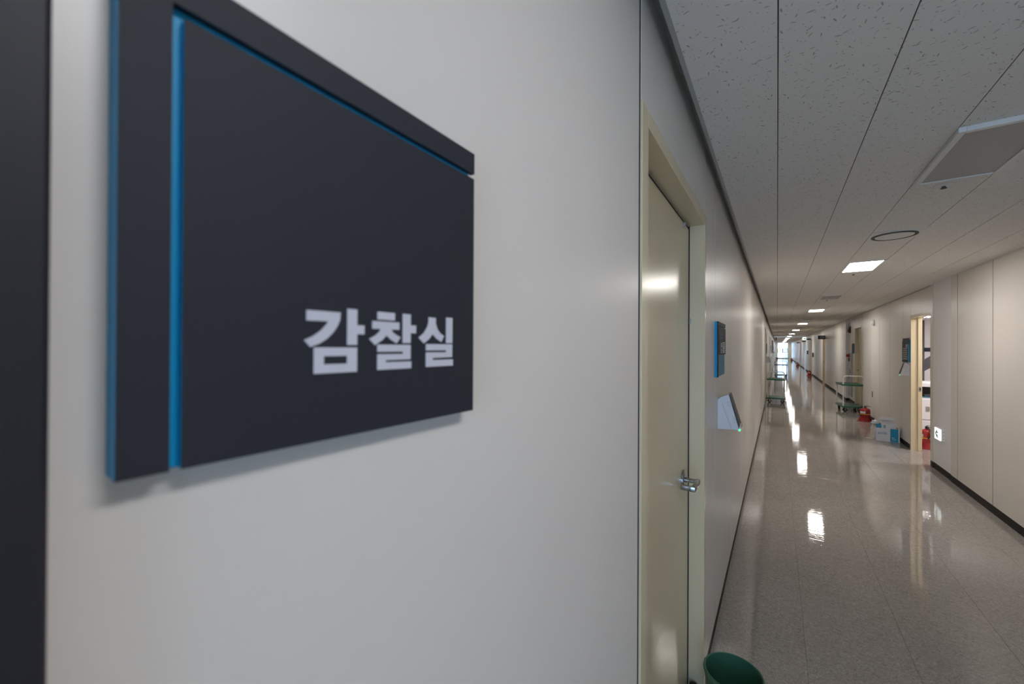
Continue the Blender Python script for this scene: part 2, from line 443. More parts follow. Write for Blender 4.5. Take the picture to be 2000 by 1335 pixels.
# baseboards
bl = MB(); yy = Y0
for a, b in [D1[:2]] + left_doors: bl.box(XL - .0125, XL - .004, yy, a, 0, .08); yy = b
bl.box(XL - .0125, XL - .004, yy, Y1, 0, .08)
tag(bl.build('baseboard_left', 'base_black'), 'low black skirting along the left wall', 'baseboard', kind='structure')
br = MB(); yy = D2[1]
br.box(XR - .0125, XR - .0075, Y0, 6.97, 0, .08); br.box(XR - .0125, XR - .008, 7.64, D2[0], 0, .08)
br.box(XR + .004, XR + .0125, D2[1], AL0, 0, .08)
br.box(XA + .004, XA + .0125, AL0, 13.80, 0, .08); br.box(XA + .004, XA + .0125, 14.88, AL1, 0, .08)
br.box(XR + .002, XA + .003, AL1 - .008, AL1 + .02, 0, .08)
yy = AL1
for a, b, h in seq: br.box(XR + .002, XR + .0125, yy, a, 0, .08); yy = b
br.box(XR + .002, XR + .0125, yy, Y1, 0, .08)
tag(br.build('baseboard_right', 'base_black'), 'low black skirting along the right wall', 'baseboard', kind='structure')

# ends of the corridor
tag(part('wall_back', 'wall_paint', None, (XL - .3, -.20, Y0 - .1, Y0, -.06, 2.62), (1.70, XR + .3, Y0 - .1, Y0, -.06, 2.62), (-.20, 1.70, Y0 - .1, Y0, -.06, .10), (-.20, 1.70, Y0 - .1, Y0, 2.42, 2.62)), 'wall around the window behind the viewer', 'wall', kind='structure')
w3 = empty('window_3', (.75, Y0 - .05, .10)); tag(w3, 'large window at the corridor end behind the viewer', 'window', kind='structure')
part('window_frame', 'window_alu', w3, (-.95, -.90, -.03, .03, 0, 2.32), (.90, .95, -.03, .03, 0, 2.32), (-.90, .90, -.03, .03, 0, .05), (-.90, .90, -.03, .03, 2.27, 2.32), (-.03, .03, -.03, .03, .05, 2.27), (-.90, .90, -.03, .03, .90, .95))
for a, b in ((-.90, -.03), (.03, .90)):
    for z0, z1 in ((.05, .90), (.95, 2.27)): part('pane', 'clear_glass', w3, (a, b, 0, .006, z0, z1))
wx0, wx1 = .02, 1.36
tag(part('wall_end', 'cream_wall', None, (XL - .3, wx0, Y1, Y1 + .2, -.06, 2.62), (wx1, XR + .3, Y1, Y1 + .2, -.06, 2.62), (wx0, wx1, Y1, Y1 + .2, -.06, .06), (wx0, wx1, Y1, Y1 + .2, 2.44, 2.62)),
    'cream wall around the bright window at the far end', 'wall', kind='structure')
w1 = empty('window_1', ((wx0 + wx1) / 2, Y1 + .08, .06)); tag(w1, 'bright floor-length window closing the far end of corridor', 'window', kind='structure')
hw = (wx1 - wx0) / 2
part('window_frame', 'window_alu', w1, (-hw, -hw + .05, -.03, .03, 0, 2.38), (hw - .05, hw, -.03, .03, 0, 2.38), (-hw, hw, -.03, .03, 0, .05), (-hw, hw, -.03, .03, 2.33, 2.38),
     (-.03, .03, -.03, .03, 0, 2.38), (-hw, hw, -.03, .03, .90, .96))
for s in (-1, 1):
    xa, xb = (-hw + .05, -.03) if s < 0 else (.03, hw - .05)
    part('sash', 'window_alu', w1, (xa, xb, -.045, -.01, 1.40, 1.46), (xa, xb, -.045, -.01, .96, 1.0), (xa, xa + .045, -.045, -.01, .96, 1.46), (xb - .045, xb, -.045, -.01, .96, 1.46))
    for z0, z1 in ((.05, .90), (.96, 2.33)): part('pane', 'clear_glass', w1, (xa, xb, 0, .006, z0, z1))
b1 = empty('building', (2.6, 104, -9)); tag(b1, 'pale blue building outside beyond the far window', 'building')
part('facade_wall', 'facade', b1, (-1.6, 9, 0, 6, 0, 11.2))
for k in range(3):
    for q in range(3): part('facade_window', 'facade_glass', b1, (-1.2 + q * 1.6, -.2 + q * 1.6, -.05, .02, 7.2 + k * 1.4, 8.0 + k * 1.4))

# ------------------------------------------------------------------ doors
def lever(parent, pts, r, rose_c, axis, rr=.026):
    h = MB(); h.tube(pts, r, 12)
    return h.build('lever', 'chrome', parent, smooth=True)
d1 = empty('door_1', (XL, (D1[0] + D1[1]) / 2, 0)); tag(d1, 'closed cream steel door beside the charcoal room sign', 'door', kind='structure')
def loc1(b): return (b[0] - XL, b[1] - XL, b[2] - d1.location.y, b[3] - d1.location.y, b[4], b[5])
FX = XL + .004; DX = -.352; IN = (1.062, 2.050, 2.177)
part('door_frame', 'door_cream', d1, *[loc1(b) for b in [(DX - .06, FX, D1[0], IN[0], 0, D1[2]), (DX - .06, FX, IN[1], D1[1], 0, D1[2]), (DX - .06, FX, IN[0], IN[1], IN[2], D1[2])]], bev=.0015)
part('rebate', 'gap_dark', d1, *[loc1(b) for b in [(DX - .012, DX - .0065, IN[0], IN[1], .0, IN[2]), (DX - .0065, DX + .0035, IN[1] - .0050, IN[1], .0, IN[2] - .0005), (DX - .0065, DX - .004, IN[0], IN[1] - .017, IN[2] - .012, IN[2])]])  # dark strips stand for both the door seal and the shadow in the gap
leaf = part('door_leaf', 'door_cream', d1, loc1((DX - .006 + .0, DX, IN[0] + .004, IN[1] - .0085, .006, IN[2] - .0135)), bev=.001)
h = MB(); cy, cz = 1.911 - d1.location.y, 1.012
h.cyl((DX - XL, cy, cz), (DX - XL + .010, cy, cz), .043, n=36); h.cyl((DX - XL + .010, cy, cz), (DX - XL + .013, cy, cz), .040, .036, n=36)
h.build('handle_rose', 'chrome', leaf, smooth=True)
h = MB(); h.cyl((DX - XL + .008, cy, cz), (DX - XL + .030, cy, cz), .0115, n=20); h.cyl((DX - XL + .030, cy, cz), (DX - XL + .066, cy, cz), .010, n=20)
h.box(DX - XL + .054, DX - XL + .072, cy - .112, cy + .011, cz - .011, cz + .011, bev=.004, seg=2)
h.box(DX - XL + .012, DX - XL + .072, cy - .118, cy - .098, cz - .011, cz + .011, bev=.004, seg=2)
h.build('lever_handle', 'chrome', leaf, smooth=True)
h = MB(); h.cyl((DX - XL, 1.905 - d1.location.y, 2.150), (DX - XL + .010, 1.905 - d1.location.y, 2.150), .011, n=20); h.build('bumper_stud', 'cabinet_grey', leaf, smooth=True)
h = MB(); h.box(DX - XL + .0, DX - XL + .010, IN[1] - d1.location.y - .005, IN[1] - d1.location.y + .001, 1.715, 1.740); h.build('strike_tab', 'trim_grey', d1)
h = MB(); h.cyl((DX - XL + .03, 2.02 - d1.location.y, 0), (DX - XL + .03, 2.02 - d1.location.y, .035), .02, .016, n=20); h.build('door_stopper', 'rubber_black', d1, smooth=True)

d2 = empty('door_2', (XR, (D2[0] + D2[1]) / 2, 0)); tag(d2, 'open cream doorway into the lit copier room', 'door', kind='structure')
o2 = d2.location.y
i0, i1, it = 7.780, 8.740, 2.088
def L2(b): return (b[0] - XR, b[1] - XR, b[2] - o2, b[3] - o2, b[4], b[5])
part('door_frame', 'door_cream', d2, *[L2(b) for b in [(XR - .006, XR + TH + .004, D2[0], i0, 0, D2[2]), (XR - .006, XR + .072, i1, D2[1], 0, D2[2]), (XR + .072, XR + TH + .004, i1 - .014, D2[1], 0, D2[2]), (XR - .006, XR + TH + .004, i0, i1, it, D2[2])]], bev=.001)
leaf2 = part('door_leaf', 'door_cream', d2, L2((XR + TH + .012, XR + TH + .95, 7.735, 7.777, .008, 2.085)), bev=.001)
st = part('strike_plate', 'steel', d2, L2((XR + .082, XR + .110, i1 - .016, i1 - .0135, .93, 1.01)))
part('strike_hole', 'gap_dark', d2, L2((XR + .089, XR + .104, i1 - .017, i1 - .0155, .95, .99)))
h = MB(); h.tube([L2((XR + .98, 0, 7.737, 0, 1.0, 0))[0::2], (.98, 7.69 - o2, 1.0), (.90, 7.685 - o2, 1.0)], .009); h.build('lever_handle', 'chrome', leaf2, smooth=True)

d3 = empty('door_3', (XA, 14.34, 0)); tag(d3, 'closed narrow-looking cream door in alcove behind the green cart', 'door', kind='structure')
part('door_frame', 'door_cream', d3, (-.004, .095, -.54, -.49, 0, 2.21), (-.004, .095, .49, .54, 0, 2.21), (-.004, .095, -.49, .49, 2.17, 2.21), bev=.001)
leaf3 = part('door_leaf', 'door_cream', d3, (.066, .10, -.484, .474, .006, 2.164), bev=.001)
part('rebate', 'gap_dark', d3, (.1005, .104, -.49, .49, 0, 2.17))
h = MB(); h.cyl((.066, .40, 1.0), (.056, .40, 1.0), .028, n=24); h.tube([(.06, .40, 1.0), (.02, .40, 1.0), (.016, .396, 1.0), (.016, .28, 1.0)], .009); h.build('lever_handle', 'chrome', leaf3, smooth=True)

def plain_door(n, x, ya, yb, h, side, label):
    c = (ya + yb) / 2; d = empty('door_%d' % n, (x, c, 0)); tag(d, label, 'door', kind='structure')
    s = -1 if side == 'L' else 1; w = (yb - ya) / 2
    def X(a, b): return (min(s * a, s * b), max(s * a, s * b))
    f = MB()
    for y0, y1, z0, z1 in ((-w, -w + .05, 0, h), (w - .05, w, 0, h), (-w + .05, w - .05, h - .045, h)):
        a, b = X(-.003, .15); f.box(a, b, y0, y1, z0, z1)
    f.build('door_frame', 'door_cream', d)
    a, b = X(.07, .11); lf = part('door_leaf', 'door_cream', d, (a, b, -w + .054, w - .056, .006, h - .05))
    hh = MB(); hh.tube([(s * .07, w - .13, 1.0), (s * .02, w - .13, 1.0), (s * .016, w - .14, 1.0), (s * .016, w - .24, 1.0)], .010); hh.build('lever_handle', 'chrome', lf, smooth=True)
    a, b = X(.112, .118); part('rebate', 'gap_dark', d, (a, b, -w + .05, w - .05, 0, h - .045))
n = 4
for (a, b), lab in zip(left_doors, ('cream door in left wall just past the green cart', 'cream door in left wall, middle of the corridor', 'cream door in left wall near the far end')):
    plain_door(n, XL, a, b, 2.2, 'L', lab); n += 1
for (a, b, h), lab in zip(right_doors, ('cream door under the first black projecting sign', 'cream door past the red extinguisher under second projecting sign', 'cream door on the right past the bright side opening', 'farthest cream door on the right wall')):
    plain_door(n, XR, a, b, h, 'R', lab); n += 1
# bright side opening with a window behind it
so = empty('window_2', (XR + .2, (OPEN[0] + OPEN[1]) / 2, 0)); tag(so, 'bright glazed opening in the right wall far down the corridor', 'window', kind='structure')
part('side_wall', 'cream_wall', so, (.01, 1.0, -1.10, -.90, -.06, 2.5), (.01, 1.0, .90, 1.10, -.06, 2.5), (.01, 1.0, -.90, .90, 2.2, 2.3), (.01, 1.0, -.90, .90, -.06, 0))
part('window_frame', 'window_alu', so, (.90, .96, -.90, -.84, 0, 2.2), (.90, .96, .84, .90, 0, 2.2), (.90, .96, -.03, .03, 0, 2.2), (.90, .96, -.84, .84, 1.05, 1.11), (.90, .96, -.84, .84, 0, .06), (.90, .96, -.84, .84, 2.14, 2.2))
for a, b in ((-.84, -.03), (.03, .84)):
    for z0, z1 in ((.06, 1.05), (1.11, 2.14)): part('pane', 'clear_glass', so, (.925, .931, a, b, z0, z1))

# dark frame of the next doorway, hard against the lens
tag(part('trim_3', 'charcoal_frame', None, (XL, XL + .022, -.42, .0328, 0, ZC), (XL, XL + .030, -.42, -.05, 0, ZC), bev=.002), 'dark charcoal metal frame edge at the left border, out of focus', 'trim', kind='structure')

# ------------------------------------------------------------------ copier room seen through the open doorway
RX0, RX1, RY0, RY1 = XR + TH, 5.2, 6.6, 17.2
tag(part('floor_room', 'vinyl_floor', None, (RX0 + .02, RX1, RY0, RY1, -.06, 0)), 'glossy vinyl floor of the copier room', 'floor', kind='structure')
tag(part('ceiling_room', 'fissured_board', None, (XR + .31, RX1, RY0, RY1, ZC, ZC + .1)), 'white ceiling of the copier room', 'ceiling', kind='structure')
wb = tag(part('wall_room', 'room_wall', None, (RX0, RX1, RY1, RY1 + .1, 0, ZC), (RX1, RX1 + .1, RY0, RY1, 0, ZC), (RX0, RX1, RY0 - .1, RY0, 0, ZC), (XR + .20, XR + .24, 12.9, RY1, 0, ZC)), 'pinkish white wall at the back of the copier room', 'wall', kind='structure')
part('joint_seal', 'recess_dark', wb, (3.70, 3.76, RY1 - .012, RY1, 0, ZC))
rs = empty('room_sign', (3.80, RY1 - .002, 1.52)); tag(rs, 'small dark blue plate on the copier room back wall', 'sign')
part('sign_plate', 'charcoal', rs, (-.05, .25, -.02, 0, 0, .12), bev=.002)
for k, (yy, xx) in enumerate(((14.77, 3.3), (8.2, 3.0))):  # second lamp is added out of view to light the copier front
    lp = empty('room_lamp', (xx, yy, ZC)); tag(lp, ('lit strip lamp on the copier room ceiling, above the copier in view', 'added unseen strip lamp lighting the copier front, hidden by the jamb')[k], 'lamp', 'copier room strip lamps')
    part('lamp_housing', 'lamp_white', lp, (-.62, .62, -.09, .09, -.03, 0)); part('lamp_diffuser', 'room_lamp_lit', lp, (-.60, .60, -.075, .075, -.042, -.03))

cp = empty('copier', (2.36, 9.75, 0)); tag(cp, 'white office copier with dark tilted panel behind the doorway', 'copier')
part('copier_body', 'copier_white', cp, (-.36, .36, -.35, .35, .05, .785), bev=.008)
part('plinth', 'plastic_black', cp, (-.32, .32, -.31, .33, 0, .05))
for k, (z0, z1) in enumerate(((.42, .76), (.10, .40))):
    dr = part('paper_drawer', 'copier_white', cp, (-.34, .34, -.362, -.35, z0, z1), bev=.003)
    part('grip', 'steel', dr, (-.30 + .01, -.245, -.368, -.361, z1 - .205, z1 - .12), (-.215, -.16, -.368, -.361, z1 - .205, z1 - .12))
part('tray_lip', 'sheet_blue', cp, (-.34, .34, -.352, .30, .785, .798))
part('output_bay', 'plastic_black', cp, (-.36, .36, -.10, .35, .798, .965), (-.36, -.345, -.33, -.10, .798, .83))
part('output_tray', 'copier_dark', cp, (-.30, .30, -.33, -.10, .80, .835), bev=.004)
part('scanner', 'copier_white', cp, (-.37, .37, -.36, .35, .965, 1.028), bev=.006)
pn = MB(); pn.prism([(-.40, 1.153), (-.40, 1.338), (-.20, 1.50), (.05, 1.69), (.05, 1.51), (-.05, 1.43)], -.35, -.28, 'Y')
pnl = pn.build('feeder_panel', 'copier_dark', cp)
part('panel_arm', 'copier_dark', cp, (.0, .05, -.32, -.28, 1.02, 1.50))

# ------------------------------------------------------------------ ceiling lamps: every second one is lit
def lamp(name, y, lit, label):
    t = empty(name, (.75, y, ZC)); tag(t, label, 'ceiling lamp', 'lit ceiling lamps' if lit else 'unlit ceiling lamps')
    w, l, d = .152, .322, (.006 if lit else .020)
    fw = .024
    part('lamp_frame', 'lamp_white', t, (-w, -w + fw, -l, l, -d, 0), (w - fw, w, -l, l, -d, 0), (-w + fw, w - fw, -l, -l + fw, -d, 0), (-w + fw, w - fw, l - fw, l, -d, 0), bev=.0015)
    part('diffuser', ('lamp_lit_cool' if y < 1 else 'lamp_lit') if lit else 'diffuser_off', t, (-w + fw, w - fw, -l + fw, l - fw, -d * .72, -.001))
    return t
order_on = ['lit square lamp nearest the round air diffuser', 'second lit ceiling lamp, past the first unlit far panel', 'third lit ceiling lamp counted from the air diffuser', 'fourth lit ceiling lamp counted from the air diffuser',
            'fifth lit ceiling lamp counted from the air diffuser', 'sixth lit ceiling lamp counted from the air diffuser', 'seventh lit ceiling lamp counted from the air diffuser', 'eighth lit ceiling lamp counted from the air diffuser',
            'ninth lit ceiling lamp counted from the air diffuser', 'tenth lit ceiling lamp counted from the air diffuser', 'eleventh lit ceiling lamp counted from the air diffuser', 'twelfth and farthest lit ceiling lamp']
order_off = ['large unlit lamp panel at the upper right border', 'unlit lamp panel between the first two lit lamps', 'unlit lamp panel between the second and third lit lamps', 'unlit lamp panel between the third and fourth lit lamps', 'unlit lamp panel between the fourth and fifth lit lamps', 'unlit lamp panel between the fifth and sixth lit lamps']
lamp('ceiling_lamp', .22, True, 'lit ceiling lamp overhead, above the viewer and the close sign')
for k in range(12):
    y = 5.62 + 6 * k
    if y < Y1 - .5: lamp('ceiling_lamp', y, True, order_on[k])
for k in range(6): lamp('ceiling_lamp', 2.62 + 6 * k, False, order_off[k])
spl = ['small sprinkler head at the edge of the large unlit panel', 'small sprinkler head just past the first lit lamp', 'small sprinkler head past the second unlit panel', 'small sprinkler head past the second lit lamp']
for k in range(4):
    s = empty('sprinkler_head', (.742, 3.06 + 3.0 * k + (.05 if k else 0), ZC)); tag(s, spl[k], 'sprinkler', 'ceiling sprinkler heads')
    h = MB(); h.lathe([(.001, -.008), (.022, -.008), (.040, -.003), (.041, 0), (.001, 0)], n=24); h.build('escutcheon', 'lamp_white', s, smooth=True)
    h = MB(); h.cyl((0, 0, -.016), (0, 0, -.007), .008, n=12); h.cyl((0, 0, -.019), (0, 0, -.016), .013, n=16); h.build('nozzle', 'recess_dark', s, smooth=True)
ad = empty('air_diffuser', (.75, 4.19, ZC)); tag(ad, 'round air diffuser in a square white ceiling plate', 'air vent')
part('plate', 'lamp_white', ad, (-.151, .151, -.151, .151, -.006, 0), bev=.001)
h = MB(); h.lathe([(.134, -.006), (.134, -.012), (.129, -.014), (.119, -.014), (.115, -.006)], n=48); h.build('outer_ring', 'recess_dark', ad, smooth=True)
h = MB(); h.lathe([(0, -.019), (.075, -.018), (.112, -.012), (.113, -.006), (0, -.006)], n=48); h.build('core_disc', 'lamp_white', ad, smooth=True)

# ------------------------------------------------------------------ the room sign close to the lens
GLYPHS = {
'g1': [(148.5,124.7),(174.0,124.7),(173.6,119.2),(171.5,114.4),(168.3,109.9),(163.9,105.6),(158.1,101.8),(151.4,99.3),(146.9,104.0),(153.1,106.8),(158.7,110.8),(162.7,115.1),(164.5,117.7),(148.5,117.5)],
'a1': [(179.6,128.0),(188.0,128.0),(188.0,116.1),(194.4,116.1),(194.4,109.2),(188.0,109.2),(188.0,101.0),(179.6,101.0)],
'm1': [(153.9,99.0),(188.0,99.0),(188.0,80.6),(153.9,80.6),(153.9,86.9),(180.0,86.9),(180.0,92.8),(161.2,92.8),(161.2,86.901),(153.9,86.901)],
'c1': [(206.6,127.9),(224.0,127.9),(224.0,121.7),(206.6,121.7)],
'c2': [(201.7,120.2),(228.9,120.2),(228.9,114.1),(201.7,114.1)],
'c3': [(209.8,114.3),(220.6,114.3),(221.8,111.8),(225.4,109.7),(230.3,107.8),(226.0,102.5),(219.8,105.7),(215.6,109.1),(211.5,105.2),(204.3,101.0),(198.9,105.9),(204.4,108.5),(208.1,111.4)],
'a2': [(232.5,128.0),(241.4,128.0),(241.4,118.6),(247.6,118.6),(247.6,111.7),(241.4,111.7),(241.4,103.0),(232.5,103.0)],
'l1': [(206.7,101.4),(241.4,101.4),(241.4,88.9),(214.8,88.6),(214.8,87.0),(242.2,87.0),(242.2,81.0),(206.7,81.0),(206.7,93.6),(232.9,93.6),(232.9,95.6),(206.7,95.6)],
's1': [(263.0,127.0),(272.1,127.0),(272.1,121.8),(274.5,116.4),(278.4,112.6),(283.4,110.2),(279.8,104.5),(273.2,107.6),(268.1,111.6),(263.8,107.0),(257.1,102.9),(250.9,108.0),(257.0,112.1),(261.2,117.6),(263.0,122.2)],
'i1': [(286.4,128.3),(295.2,128.3),(295.2,103.5),(286.4,103.5)],
'l2': [(259.9,102.3),(295.0,102.3),(295.0,89.8),(268.3,89.4),(268.3,87.5),(296.1,87.5),(296.1,81.4),(259.9,81.4),(259.9,94.6),(286.6,94.6),(286.6,96.5),(259.9,96.5)],
}
SX = XL; SF = -.268
sg = empty('room_sign', (XL, .192, 1.533)); tag(sg, 'large charcoal and blue room sign with white Korean lettering, close up at left', 'sign')
def LS(b): return (b[0] - XL, b[1] - XL, b[2] - .192, b[3] - .192, b[4] - 1.533, b[5] - 1.533)
part('backing_plate', 'sign_blue', sg, LS((XL, SF - .0055, .0545, .3255, 1.5335, 1.8035)), bev=.0003)
m = MB(); m.prism([(.0545 - .192, 0), (.0755 - .192, 0), (.0755 - .192, .2500), (.3290 - .192, .2500), (.3290 - .192, .2712), (.0545 - .192, .2712)], SF - .0010 - XL, SF - XL, 'X')
m.box(SF - .0055 - XL, SF - .0010 - XL, .0757 - .192, .3290 - .192, .2500, .2712); m.build('border_strip', 'charcoal', sg)  # charcoal depth paints the shade under the top strip; other cores are blue
part('border_core', 'sign_blue', sg, LS((SF - .0055, SF - .0010, .0545, .0755, 1.533, 1.8042)))
part('face_plate', 'charcoal', sg, LS((SF - .0010, SF, .0805, .3285, 1.533, 1.7775)))
part('face_core', 'sign_blue', sg, LS((SF - .0055, SF - .0010, .0805, .3280, 1.5333, 1.7773)))
syl = {'letter_gam': ('g1', 'a1', 'm1'), 'letter_chal': ('c1', 'c2', 'c3', 'a2', 'l1'), 'letter_sil': ('s1', 'i1', 'l2')}
for nm, ks in syl.items():
    m = MB()
    for k in ks:
        if k == 'm1':
            for q in [((153.9, 161.2), (80.6, 99.0)), ((179.6, 188.0), (80.6, 99.0)), ((161.2, 179.6), (92.8, 99.0)), ((161.2, 179.6), (80.6, 87.0))]:
                m.box(SF - XL - .0001, SF - XL + .0006, q[0][0] / 1000 - .192, q[0][1] / 1000 - .192, q[1][0] / 1000 - .033, q[1][1] / 1000 - .033)
        else:
            m.prism([(a / 1000 - .192, b / 1000 - .033) for a, b in GLYPHS[k]], SF - XL - .0001, SF - XL + .0006, 'X')
    tag(m.build(nm, 'letter_white', sg), 'raised white Korean syllable')

# ------------------------------------------------------------------ smaller signs
def marks(rows, x0, x1, side):
    """rows: (y_left, y_right, z, height): short unreadable characters, sharing one mesh per row"""
    m = MB()
    rnd = random.Random(3)
    for a, b, z, h in rows:
        s = 1 if b > a else -1; y = a
        while (b - y) * s > h * .5:
            w = h * rnd.uniform(.62, .85)
            y2 = y + s * w; lo, hi = min(y, y2), max(y, y2); k = rnd.randint(0, 2); t = h * .17
            m.box(x0, x1, lo, hi, z + h * .80, z + h); m.box(x0, x1, lo, hi, z, z + h * .18)
            m.box(x0, x1, (lo + hi) / 2 - t / 2 + (k - 1) * w * .25, (lo + hi) / 2 + t / 2 + (k - 1) * w * .25, z, z + h)
            if k != 1: m.box(x0, x1, lo, hi, z + h * .42, z + h * .56)
            y = y2 + s * h * .22
    return m
def left_sign(name, y, label, detail=True):
    t = empty(name, (XL, y, 1.44)); tag(t, label, 'sign', 'room signs on the left wall')
    part('backing_plate', 'sign_blue', t, (0, .0125, 0, .355, 0, .305))
    part('border_strip', 'charcoal', t, (.0125, .018, .004, .024, 0, .305), (.0125, .018, .024, .362, .282, .305))
    part('face_plate', 'charcoal', t, (.0125, .019, .030, .362, .122, .276))
    part('insert_sheet', 'sheet_blue', t, (.0125, .0165, .028, .33, .004, .119), bev=.0005)
    if detail:
        marks([(.10, .20, .215, .035)], .019, .0195, 'L').build('dim_lettering', 'sheet_blue', t)
        marks([(.11, .165, .164, .024), (.195, .345, .164, .030), (.11, .165, .131, .024), (.195, .345, .131, .030)], .019, .0195, 'L').build('lettering', 'letter_dim', t)
    return t
left_sign('room_sign', 2.42, 'blue and charcoal sign on left wall above the white wedge device')
left_sign('room_sign', 14.75, 'dark room sign on left wall behind the green cart', False)
left_sign('room_sign', 24.5, 'small far room sign on left wall, middle of corridor', False)
left_sign('room_sign', 40.0, 'farthest room sign on the left wall', False)

t = empty('room_sign', (XR, 9.0, 1.38)); tag(t, 'charcoal name-list sign with blue edge beside the open doorway', 'sign')
part('backing_plate', 'sign_blue', t, (-.0125, 0, -.195, .19, .002, .36))
part('edge_strip', 'sign_blue', t, (-.0185, -.0125, -.20, -.165, 0, .355))
part('face_plate', 'charcoal', t, (-.019, -.0125, -.163, .20, 0, .352)); part('head_plate', 'charcoal', t, (-.0235, -.019, -.20, .150, .30, .392))
marks([(-.02, -.14, .245, .045)], -.0195, -.019, 'R').build('title_lettering', 'letter_white', t)
marks([(.145, -.12, .215 - .0335 * k, .019) for k in range(6)], -.0195, -.019, 'R').build('list_lettering', 'letter_dim', t)
t = empty('room_sign', (XA, 15.13, 1.46)); tag(t, 'narrow blue-grey sign on alcove wall above the hose cabinet side', 'sign')
part('backing_plate', 'sign_blue', t, (-.013, 0, -.18, .18, 0, .285)); part('face_plate', 'charcoal', t, (-.019, -.013, -.178, .178, .0, .285))

def flag_sign(y, x0, x1, z0, z1, label, txt=False):
    t = empty('projecting_sign', (x1, y, z0)); tag(t, label, 'sign', 'projecting signs on the right wall')
    part('sign_box', 'plastic_black', t, (x0 - x1, -.01, -.02, .02, 0, z1 - z0), bev=.003)
    part('wall_bracket', 'steel', t, (-.012, 0, -.03, .03, .01, z1 - z0 - .01))
    if txt:
        m = MB(); h = (z1 - z0) * .5; zz = (z1 - z0) * .25; w = (x1 - x0)
        for k in range(3):
            xa = -w * .78 + k * w * .23
            m.box(xa, xa + w * .17, -.0225, -.02, zz + h * .78, zz + h); m.box(xa, xa + w * .17, -.0225, -.02, zz, zz + h * .2); m.box(xa + w * .07, xa + w * .10, -.0225, -.02, zz, zz + h); m.box(xa, xa + w * .17, -.0225, -.02, zz + h * .4, zz + h * .58)
        m.build('lettering', 'letter_dim', t)
flag_sign(22.2, 1.50, XR, 2.01, 2.17, 'nearest black projecting sign with three pale characters', True)
flag_sign(31.0, 1.53, XR, 2.13, 2.22, 'second black projecting sign along right wall')
flag_sign(36.6, 1.53, XR, 2.08, 2.18, 'black projecting sign beside the white exit box')
flag_sign(45.6, 1.50, XR, 2.08, 2.17, 'farthest black projecting sign on right wall')
t = empty('exit_box', (1.64, 36.2, 2.22)); tag(t, 'pale green lit exit box hanging from ceiling far right', 'exit sign')
part('light_box', 'exit_lit', t, (-.10, .10, -.02, .02, 0, .20), bev=.004); part('green_figure', 'green_ink', t, (-.05, .09, -.0225, -.02, .06, .13)); part('hanger', 'steel', t, (-.01, .01, -.01, .01, .20, .26))
t = empty('hanging_sign', (-.13, 36.8, 2.20)); tag(t, 'small dark sign hanging from ceiling on the left', 'sign')
part('sign_box', 'plastic_black', t, (.02, .10, -.02, .02, 0, .24), bev=.003); part('support_arm', 'plastic_black', t, (-.13, .02, -.012, .012, .21, .24)); part('hanger', 'steel', t, (.05, .07, -.01, .01, .24, .28))

# ------------------------------------------------------------------ wedge-shaped wall devices
def wedge(loc, side, label, W=.12):
    t = empty('wall_terminal', loc); tag(t, label, 'wall device', 'wedge terminals beside doors')
    s = 1 if side == 'L' else -1
    prof = [(0, 0), (.094, .006), (.049, .186), (.029, .191), (.008, .178), (0, .169)]
    m = MB(); m.prism([(s * a, b) for a, b in prof], 0, W, 'Y'); m.build('wall_housing', 'reader_white', t)
    m = MB(); m.prism([(s * a, b) for a, b in [(.072, .0055), (.106, .008), (.055, .200), (.040, .195), (.030, .19)]], -.002, W + .002, 'Y'); hd = m.build('display_case', 'reader_white', t)
    m = MB(); m.prism([(s * a, b) for a, b in [(.106, .012), (.113, .020), (.060, .203), (.054, .200)]], .004, W - .004, 'Y'); m.build('screen', 'plastic_black', t)
    m = MB(); m.prism([(s * a, b) for a, b in [(.0455, .200), (.055, .2015), (.056, .206), (.047, .205)]], 0, W, 'Y'); m.build('top_edge', 'chrome', t)
    m = MB(); m.prism([(s * a, b) for a, b in [(.106, .010), (.116, .012), (.115, .030), (.110, .030)]], -.001, W, 'Y'); m.build('chin', 'lens_clear', t)
    m = MB(); m.prism([(s * a, b) for a, b in [(.020, .150), (.022, .150), (.071, .006), (.069, .006)]], -.0012, .0, 'Y'); m.build('seam', 'diffuser_off', t)
    g = MB()
    for cx0, cz0 in ((.048, .158), (.075, .075)):
        for i in range(4):
            for j in range(5): g.box(*sorted((s * (cx0 + i * .0045 + j * .0018 - .0012), s * (cx0 + i * .0045 + j * .0018 + .0012))), -.0028, -.0018, cz0 - j * .0085 + i * .001, cz0 - j * .0085 + .003 + i * .001)
    g.build('vent_holes', 'diffuser_off', t)
    m = MB(); m.cyl((s * .109, -.004, .004), (s * .109, .02, .004), .005, n=12); m.build('status_led', 'led_green', t)
    return t
wedge((XL, 2.58, 1.133), 'L', 'white wedge terminal with green light below the blue sign')
wedge((XL, 15.0, 1.135), 'L', 'pale wedge terminal on left wall above the green cart')
wedge((XL, 24.6, 1.16), 'L', 'second distant wedge terminal on the left wall')
wedge((XL, 40.2, 1.16), 'L', 'farthest wedge terminal on the left wall')
wedge((XR, 8.87, 1.172), 'R', 'white wedge terminal under the name-list sign', W=.07)

# ------------------------------------------------------------------ waste bin
t = empty('waste_bin', (-.144, 1.831, 0)); tag(t, 'dark green round plastic waste bin against the left wall', 'waste bin')
m = MB(); m.lathe([(0, 0), (.082, 0), (.086, .004), (.103, .286), (.1035, .292), (.100, .292), (.0825, .008), (0, .008)], n=64); m.build('bin_body', 'bin_green', t, smooth=True)
m = MB(); m.lathe([(.1015, .284), (.107, .284), (.109, .290), (.108, .299), (.104, .302), (.1005, .300), (.0995, .290), (.1015, .284)], n=64); m.build('rim', 'bin_green', t, smooth=True)

